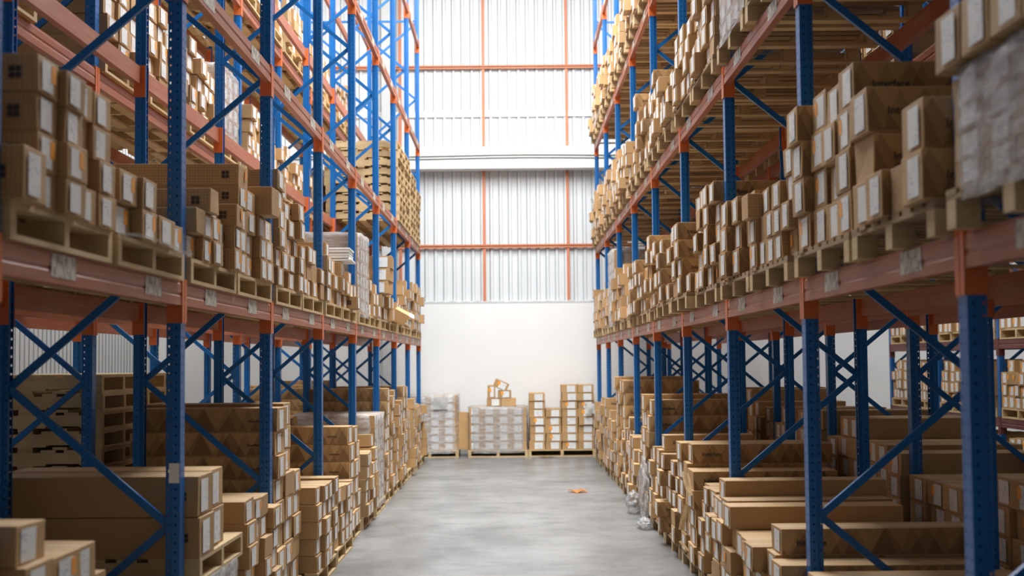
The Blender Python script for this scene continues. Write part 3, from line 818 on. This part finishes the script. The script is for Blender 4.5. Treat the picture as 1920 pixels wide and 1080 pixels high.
def build_stuff(idx, name, label, cat):
    vs, fs, mids, uvs, tints = [], [], [], [], []
    def addbox(m, pts, mi6, tint, loc=None):
        n = len(vs); vs.extend([tuple(m @ p) for p in pts])
        for fi, q in enumerate(BF):
            fs.append(tuple(j + n for j in q)); mids.append(mi6[fi]); tints.append(tint)
            uvs.append([uv_for(pts[j], fi) for j in q])
    for i in idx:
        c = CART[i]; m = cmat(c); addbox(m, carton_geo(c), face_info(c), c['tint'])
        ly, lw, lh = label_rect(c); L = c['L']
        if c['label']:
            pts = [Vector(p) for p in box_v(L / 2 + .003, L / 2 + .0045, ly - lw / 2, ly + lw / 2, -lh / 2, lh / 2)]
            addbox(m, pts, [SL['label']] * 6, .5)
        if c['sticker']:
            sg = 1 if ly < 0 else -1; yy = ly + sg * lw * .52
            pts = [Vector(p) for p in box_v(L / 2 + .0045, L / 2 + .006, yy - .027, yy + .027, -.02, .05)]
            addbox(m, pts, [SL['sticker']] * 6, .5)
    me = finish_mesh(name, vs, fs, mids, uvs, tints)
    o = bpy.data.objects.new(name, me); C.objects.link(o)
    tag(o, label, cat, kind='stuff'); return o
rest = [i for i in range(len(CART)) if i not in named and i not in named_long and CART[i]['cat'] == 'small' and (CH[i] > 0 or rnd.random() < 1)]
build_stuff(rest, 'distant_carton', 'the many further small brown cartons stacked deep and high on the racks', 'cartons')
rest = [i for i in range(len(CART)) if i not in named and i not in named_long and CART[i]['cat'] == 'long']
build_stuff(rest, 'distant_long_carton', 'the further long brown cartons piled low behind the front stacks', 'long cartons')

# ------------------------------------------------------------------ pallets
_pc = {}
def pallet_parts(yl):
    k_ = round(yl, 2)
    if k_ in _pc: return _pc[k_]
    D = 1.2; r = random.Random(int(k_ * 100)); out = []
    top = MB(); n = 7; bw = .115
    for i in range(n):
        x = i * (D - bw) / (n - 1); dy = r.uniform(-.006, .006)
        top.box(x, x + bw, dy, yl + dy, .123, .145)
    bot = MB()
    for i in range(5):
        x = i * (D - bw) / 4; bot.box(x, x + bw, 0, yl, 0, .022)
    # notched stringer running across the rack
    z0, z1 = .022, .123
    prof = [(0, z0), (.16, z0), (.165, z0 + .016), (.42, z0 + .016), (.44, z0), (.76, z0), (.765, z0 + .016), (1.02, z0 + .016), (1.04, z0), (D, z0), (D, z1), (0, z1)]
    st = MB(); n = len(prof); t = .062
    v_ = [(x, 0, z) for x, z in prof] + [(x, t, z) for x, z in prof]
    f_ = [tuple(range(n)), tuple(range(2 * n - 1, n - 1, -1))] + [(i, i + n, (i + 1) % n + n, (i + 1) % n) for i in range(n)]
    st.add(v_, f_)
    for nm, mb in (('top_deck', top), ('bottom_deck', bot), ('stringer', st)):
        o = mb.build(nm, 'wood'); bm = bmesh.new(); bm.from_mesh(o.data); bmesh.ops.recalc_face_normals(bm, faces=bm.faces[:]); bm.to_mesh(o.data); bm.free()
        out.append(o.data); bpy.data.objects.remove(o)
    # one joined mesh for pallets too far off to show their parts
    j = MB(); j.add(top.v, top.f); j.add(bot.v, bot.f)
    for y in (0, (yl - t) / 2, yl - t): j.add([(a, b + y, c) for a, b, c in st.v], st.f)
    o = j.build('wooden_pallet', 'wood'); bm = bmesh.new(); bm.from_mesh(o.data); bmesh.ops.recalc_face_normals(bm, faces=bm.faces[:]); bm.to_mesh(o.data); bm.free()
    out.append(o.data); bpy.data.objects.remove(o)
    _pc[k_] = out; return out
_bc = {}
def block_parts(yl):
    k_ = round(yl, 2)
    if k_ in _bc: return _bc[k_]
    D = 1.2; b = .10; top = MB(); n = 8; bw = .11; r = random.Random(5)
    for i in range(n):
        y = i * (yl - bw) / (n - 1); dx = r.uniform(-.008, .008); top.box(dx, D + dx, y, y + bw, .123, .145)
    for x in (0, (D - b) / 2, D - b): top.box(x, x + b, .003, yl - .003, .105, .1228)
    blk = MB().box(0, b, 0, b, .0202, .1048); run = MB().box(0, D, 0, b, 0, .02)
    j = MB(); j.add(top.v, top.f)
    for y in (0, (yl - b) / 2, yl - b):
        j.add([(p, q + y, t) for p, q, t in run.v], run.f)
        for x in (0, (D - b) / 2, D - b): j.add([(p + x, q + y, t) for p, q, t in blk.v], blk.f)
    out = []
    nt_ = len(top.f)
    for nm, mb in (('top_deck', top), ('block', blk), ('bottom_runner', run), ('wooden_pallet', j)):
        o = mb.build(nm, ['wood', 'shaded_wood'])
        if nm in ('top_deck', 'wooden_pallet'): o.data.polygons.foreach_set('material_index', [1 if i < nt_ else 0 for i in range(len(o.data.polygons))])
        out.append(o.data); bpy.data.objects.remove(o)
    _bc[k_] = out; return out
def block_parts_into(root, yl):
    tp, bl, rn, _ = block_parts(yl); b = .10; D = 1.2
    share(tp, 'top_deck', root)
    for y in (0, (yl - b) / 2, yl - b):
        share(rn, 'bottom_runner', root, (0, y, 0))
        for x in (0, (D - b) / 2, D - b): share(bl, 'block', root, (x, y, 0))
def parts_into(root, yl):
    tp, bt, st, _ = pallet_parts(yl)
    share(tp, 'top_deck', root); share(bt, 'bottom_deck', root)
    for y in (0, (yl - .062) / 2, yl - .062): share(st, 'stringer', root, (0, y, 0))
def pallet_label(p):
    if p.get('special'): return p['special']
    if 'stack' in p:
        i, n = p['stack']; ys = sorted({q['y0k'] for q in PALL if 'stack' in q and q['side'] == p['side']})
        pos = 'lowest' if i == 0 else ('topmost' if i == n - 1 else ORD[i] + ' up')
        where = 'on the left aisle rack' if p['side'] == 'L' else 'on the floor behind the left rack'
        return 'empty pallet, %s of the %s stack along, %s' % (pos, ORD[ys.index(p['y0k'])], where)
    return 'wooden pallet, %s along the %s, %s' % (ORD[PIDX[p['key']]], SNAME[p['side']], TIER[p['tier']])
for p in PALL:
    if 'stack' in p: p['y0k'] = p['key'][2]
for i, p in enumerate(PALL):
    hn = hits.get(('p', i), 0)
    x0 = p['x'] if p['s'] <= 0 else p['x'] - 1.2
    g_ = ('empty pallets stacked' + (' high on the left rack' if p['side'] == 'L' else ' on the floor')) if 'stack' in p else ('pallets on the %s %s' % (SNAME.get(p['side'], 'far wall'), TIER[p['tier']]))
    if p.get('special'): g_ = None
    if hn >= 12:
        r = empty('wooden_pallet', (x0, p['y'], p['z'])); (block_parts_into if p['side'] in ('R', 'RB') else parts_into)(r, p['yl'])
        if p.get('turn'): r.location.x = x0 + p['yl']; r.rotation_euler.z = PI / 2
    else:
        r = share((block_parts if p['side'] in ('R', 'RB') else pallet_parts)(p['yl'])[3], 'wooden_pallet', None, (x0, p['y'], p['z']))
    tag(r, pallet_label(p), 'pallet', g_)

# ------------------------------------------------------------------ wrapped loads
def film_shell(w, l, z0, z1, parent, mat, seed):
    """loose rounded skin of film round a block centred on the origin"""
    r = random.Random(seed); nu, nz = 56, 14; v = []; f = []
    per = []
    for i in range(nu):
        t = 2 * PI * i / nu; cx, cy = math.cos(t), math.sin(t); p = 7.0
        q = (abs(cx) ** p + abs(cy) ** p) ** (-1 / p); per.append((cx * q * w / 2, cy * q * l / 2))
    for j in range(nz + 1):
        z = z0 + (z1 - z0) * j / nz
        for i, (x, y) in enumerate(per):
            k_ = 1 + .007 * math.sin(j * 2.1 + i * .7 + seed) + r.uniform(-.004, .004)
            v.append((x * k_, y * k_, z + r.uniform(-.008, .008)))
    for j in range(nz):
        for i in range(nu): f.append((j * nu + i, j * nu + (i + 1) % nu, (j + 1) * nu + (i + 1) % nu, (j + 1) * nu + i))
    n = len(v); 
    for i, (x, y) in enumerate(per): v.append((x * .55, y * .55, z1 + .004 + r.uniform(0, .012)))
    v.append((0, 0, z1 + .008))
    for i in range(nu):
        f.append((nz * nu + i, nz * nu + (i + 1) % nu, n + (i + 1) % nu, n + i)); f.append((n + i, n + (i + 1) % nu, n + nu))
    return mk('stretch_film', v, f, mat, parent, True)
for wi, w in enumerate(WRAP):
    s = w['s'] or 1
    if w['facecam']:
        cx, cy = w['x'] + w['yl'] / 2, w['y'] + w['D'] / 2; rot = -PI / 2
    else:
        cx, cy = w['x'] - s * w['D'] / 2, w['y'] + w['yl'] / 2; rot = 0 if s > 0 else PI
    root = empty('wrapped_pallet_load', (cx, cy, w['z']), rot)
    tag(root, w['label'], 'wrapped load')
    pr = empty('pallet', (-.6, -w['yl'] / 2, 0)); pr.parent = root; pr.scale = (w['D'] / 1.2, 1, 1)
    pr.location = (-w['D'] / 2, -w['yl'] / 2, 0)
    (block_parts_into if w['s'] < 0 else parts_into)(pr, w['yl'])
    hh = w['H'] / w['nr']; ww = (w['yl'] - .05) / w['nc']
    for r in range(w['nr']):
        for c_ in range(w['nc']):
            c = dict(L=w['D'] - .05 - rnd.uniform(0, .02), w=ww * .97, h=hh * .98, style='plain', tint=rnd.random(), rot=rot, label=True)
            v = carton_geo(c); me = finish_mesh('carton', v, BF, face_info(c), [[uv_for(v[j], fi) for j in q] for fi, q in enumerate(BF)], [c['tint']] * 6)
            o = bpy.data.objects.new('carton', me); link(o, root); o.location = (0, -w['yl'] / 2 + .025 + ww * (c_ + .5), PH + hh * (r + .5))
            share(quad_mesh('shipping_label', ww * .52, hh * .72, 'label'), 'shipping_label', o, (c['L'] / 2 + .0035, -ww * .1 * (-1 if rot == PI else 1), 0))
    film_shell(w['D'] + .02, w['yl'] + .01, PH * .6, PH + w['H'] + .01, root, w['film'], wi)

# ------------------------------------------------------------------ loose bits
def crumple(name, cx, cy, cz, sx, sy, sz, mat, seed, n=14, power=2.2):
    r = random.Random(seed); bm = bmesh.new()
    bmesh.ops.create_icosphere(bm, subdivisions=4, radius=1)
    ph = [r.uniform(0, 6) for _ in range(9)]
    for q in bm.verts:
        p = q.co; k_ = 1 + .13 * math.sin(p.x * 7 + ph[0]) * math.sin(p.z * 6 + ph[1]) + .10 * math.sin(p.y * 11 + ph[2] + p.z * 9) + r.uniform(-.035, .035)
        q.co = Vector((p.x * k_ * sx, p.y * k_ * sy, max(-1, p.z * k_) * sz))
    me = bpy.data.meshes.new(name); bm.to_mesh(me); bm.free(); me.materials.append(M[mat])
    me.polygons.foreach_set('use_smooth', [True] * len(me.polygons))
    o = bpy.data.objects.new(name, me); C.objects.link(o); o.location = (cx, cy, cz + sz); return o
tag(crumple('plastic_sheet', 1.60, 16.9, 0.0, .05, .45, .38, 'milky', 3), 'crumpled clear plastic sheet draped down beside cartons at the right rack foot', 'plastic sheet')
tag(crumple('plastic_bag', 1.53, 17.7, 0.0, .09, .22, .14, 'milky', 5), 'balled white plastic lying on the floor at the right rack foot', 'plastic bag')
tag(crumple('plastic_scrap', 1.53, 16.1, 0.0, .09, .22, .06, 'milky', 6), 'flattened grey plastic scrap on the floor, nearer than the balled plastic', 'plastic scrap')

def bent_sheet(name, mat, cx, cy, cz, w, l, seed, amp=.02, t=.003, rot=(0, 0, 0), n=8):
    r = random.Random(seed); v = []; f = []
    for i in range(n + 1):
        for j in range(n + 1):
            x, y = (i / n - .5) * w, (j / n - .5) * l
            z = amp * math.sin(i * .8 + seed) * math.cos(j * .6 + seed * 2) + r.uniform(-amp, amp) * .12
            v.append((x, y, z))
    for i in range(n):
        for j in range(n):
            a = i * (n + 1) + j; f.append((a, a + n + 1, a + n + 2, a + 1))
    bm = bmesh.new(); bv = [bm.verts.new(p) for p in v]
    for q in f: bm.faces.new([bv[i] for i in q])
    bmesh.ops.solidify(bm, geom=bm.faces[:], thickness=t)
    me = bpy.data.meshes.new(name); bm.to_mesh(me); bm.free(); me.materials.append(M[mat])
    o = bpy.data.objects.new(name, me); C.objects.link(o); o.location = (cx, cy, cz); o.rotation_euler = rot; return o
tag(bent_sheet('plastic_sheet', 'milky', -2.35, 6.93, 2.44 + PH + .006, 1.16, 1.2, 4, .010), 'milky plastic sheet spread under the low cartons on the nearest left shelf', 'plastic sheet')
tag(bent_sheet('paper_sheet', 'paper', 1.56, 25.9, 5.0, .20, .26, 2, .015, rot=(.3, 1.2, 0)), 'white paper sheet hanging from cartons on the second right tier near the far wall', 'paper sheet')
tag(bent_sheet('paper_sheet', 'paper', 1.60, 28.2, .99, .26, .20, 5, .02, rot=(1.45, 0, .1)), 'loose white sheet sticking out of the label-faced stacks at the far wall', 'paper sheet')
tag(bent_sheet('paper_sheet', 'paper', -1.52, 28.215, 1.13, .30, .26, 7, .01, rot=(1.57, 0, 0)), 'white sheet taped on the wrapped carton pallet beside the last left posts', 'paper sheet')
M['ochre'] = flat('faded_orange_paper', (.75, .36, .10), .7)
tag(bent_sheet('paper_scrap', 'ochre', .95, 20.6, .022, .22, .30, 8, .02, rot=(0, 0, .5)), 'crumpled orange paper scrap on the bare concrete aisle floor', 'paper scrap')
tag(bent_sheet('cardboard_scrap', 'plain', .66, 28.0, .02, .30, .14, 9, .012, rot=(0, 0, .2)), 'torn cardboard scrap on the floor before the far wall pallets', 'cardboard scrap')
tag(bent_sheet('cardboard_flap', 'wood', 1.56, 12.3, .86, .07, .36, 3, .006, t=.006, rot=(.55, .2, .15)), 'torn light cardboard flap sticking out over the aisle at the right rack', 'cardboard flap')
tag(bent_sheet('cardboard_flap', 'wood', 1.58, 12.8, .50, .06, .26, 6, .006, t=.006, rot=(1.1, .3, .1)), 'torn cardboard flap hanging below the other one at the right rack', 'cardboard flap')
tag(bent_sheet('cardboard_strip', 'wood', 1.56, 12.6, .26, .03, .26, 6, .012, t=.006, rot=(.25, 0, .25)), 'curled brown cardboard strip low beside the right rack cartons', 'cardboard strip')
pb = MB(); zz_ = 0
for k_ in range(5):
    a_ = rnd.uniform(-.03, .03); pb.box(-.42 + a_, .42 + a_ / 2, -.24, .24, zz_, zz_ + .022 + .006 * (k_ % 2)); zz_ += .030
pb = pb.build('white_board_bundle', 'paper', bevel=.004); pb.location = (-2.16, 14.65, 2.44 + PH + 3 * .155 + .012); pb.rotation_euler.z = .03
tag(pb, 'bundle of white sheets lying on cartons beside the fourth left post', 'paper bundle')
# leaning carton between the two wrapped pallets at the far wall
add_i = len(CART)
CART.append(dict(x=-1.045, y=28.55, z=.14 + .40, L=.78, w=.17, h=.30, rot=0, style='plain', where=None, look='tall bare carton standing on end between the two wrapped pallets, far wall', label=False, sticker=None, text=None, tilt=(0, -PI / 2 + .06), cat='small', tint=.9))
build_carton(add_i)
# opened carton hanging over the shelf edge, far left
b_ = empty('open_carton', (-1.72, 20.7, 2.68)); b_.rotation_euler = (.25, .5, .2)
tag(b_, 'opened empty carton tipping over the left shelf edge', 'carton')
def cut(o):
    me = o.data
    if 'tint' not in me.attributes:
        a = me.attributes.new('tint', 'FLOAT', 'FACE'); a.data.foreach_set('value', [.8] * len(me.polygons))
    return o
mb = MB().box(-.14, .1, -.15, .15, -.09, -.085).box(-.14, .1, -.15, -.145, -.09, .09).box(-.14, .1, .145, .15, -.09, .09).box(-.14, .1, -.15, .15, .085, .09).box(-.14, -.135, -.15, .15, -.09, .09)
cut(mb.build('body', 'plain', b_))
cut(MB().box(.1, .19, -.15, .15, -.092, -.087).build('flap', 'plain', b_)); cut(MB().box(.1, .18, -.15, .15, .087, .092).build('flap', 'label', b_))

# paper notice on the second left post, a part of that rack
for o in bpy.data.objects:
    if o.name.startswith('pallet_rack') and 'lining the left' in o.get('label', ''):
        n_ = MB().box(-.022, .036, -.0015, 0, 0, .11).build('paper_notice', 'paper', o); n_.location = (0, 2.8 * 2 - .0515, 1.31)

# ------------------------------------------------------------------ light
def area(name, loc, size, size_y, power, col, rot=(0, 0, 0)):
    l = bpy.data.lights.new(name, 'AREA'); l.shape = 'RECTANGLE'; l.size = size; l.size_y = size_y; l.energy = power; l.color = col
    o = bpy.data.objects.new(name, l); o.location = loc; o.rotation_euler = rot; link(o); o['kind'] = 'structure'; return o
area('skylight_aisle', (0, 18.2, 11.4), 4.6, 15.5, 2200, (.96, .985, 1))
area('skylight_near', (0, 4.0, 11.4), 2.4, 4, 20, (1, .97, .93))
area('skylight_west', (-6.6, 20.5, 11.4), 1.6, 15, 380, (1, .99, .97))
area('skylight_east', (6.0, 22, 11.4), 2.0, 10, 70, (1, .98, .95))
area('skylight_east_far', (5.6, 22, 11.4), 1.2, 12, 110, (1, .98, .95))
area('added_front_fill', (0, -7.5, 3.0), 5, 4.5, 38, (1, .96, .9), (math.radians(80), 0, 0))  # added weak fill from behind the camera, source unseen
w = bpy.data.worlds.new('World'); bpy.context.scene.world = w; w.use_nodes = True
w.node_tree.nodes['Background'].inputs[0].default_value = (.80, .88, 1, 1)
w.node_tree.nodes['Background'].inputs[1].default_value = .03

# ------------------------------------------------------------------ camera
cd_ = bpy.data.cameras.new('camera'); cam = bpy.data.objects.new('camera', cd_); C.objects.link(cam)
cd_.sensor_width = 36; cd_.lens = F_ / 1920 * 36; cd_.clip_end = 200
mw = Matrix.Identity(4)
for i_, ax in enumerate((right, up, -fwd)):
    for j_ in range(3): mw[j_][i_] = ax[j_]
mw.translation = EYE; cam.matrix_world = mw
cd_.dof.use_dof = True; cd_.dof.focus_distance = 12.5; cd_.dof.aperture_fstop = 2.0; cd_.dof.aperture_blades = 9
sc = bpy.context.scene; sc.camera = cam
sc.view_settings.view_transform = 'Standard'; sc.view_settings.look = 'None'; sc.view_settings.exposure = 0.78; sc.view_settings.gamma = 1
sc.view_settings.use_curve_mapping = False
sc.cycles.use_denoising = True
sc.cycles.max_bounces = 8; sc.cycles.diffuse_bounces = 4; sc.cycles.glossy_bounces = 3; sc.cycles.transparent_max_bounces = 12
sc.cycles.sample_clamp_indirect = 4
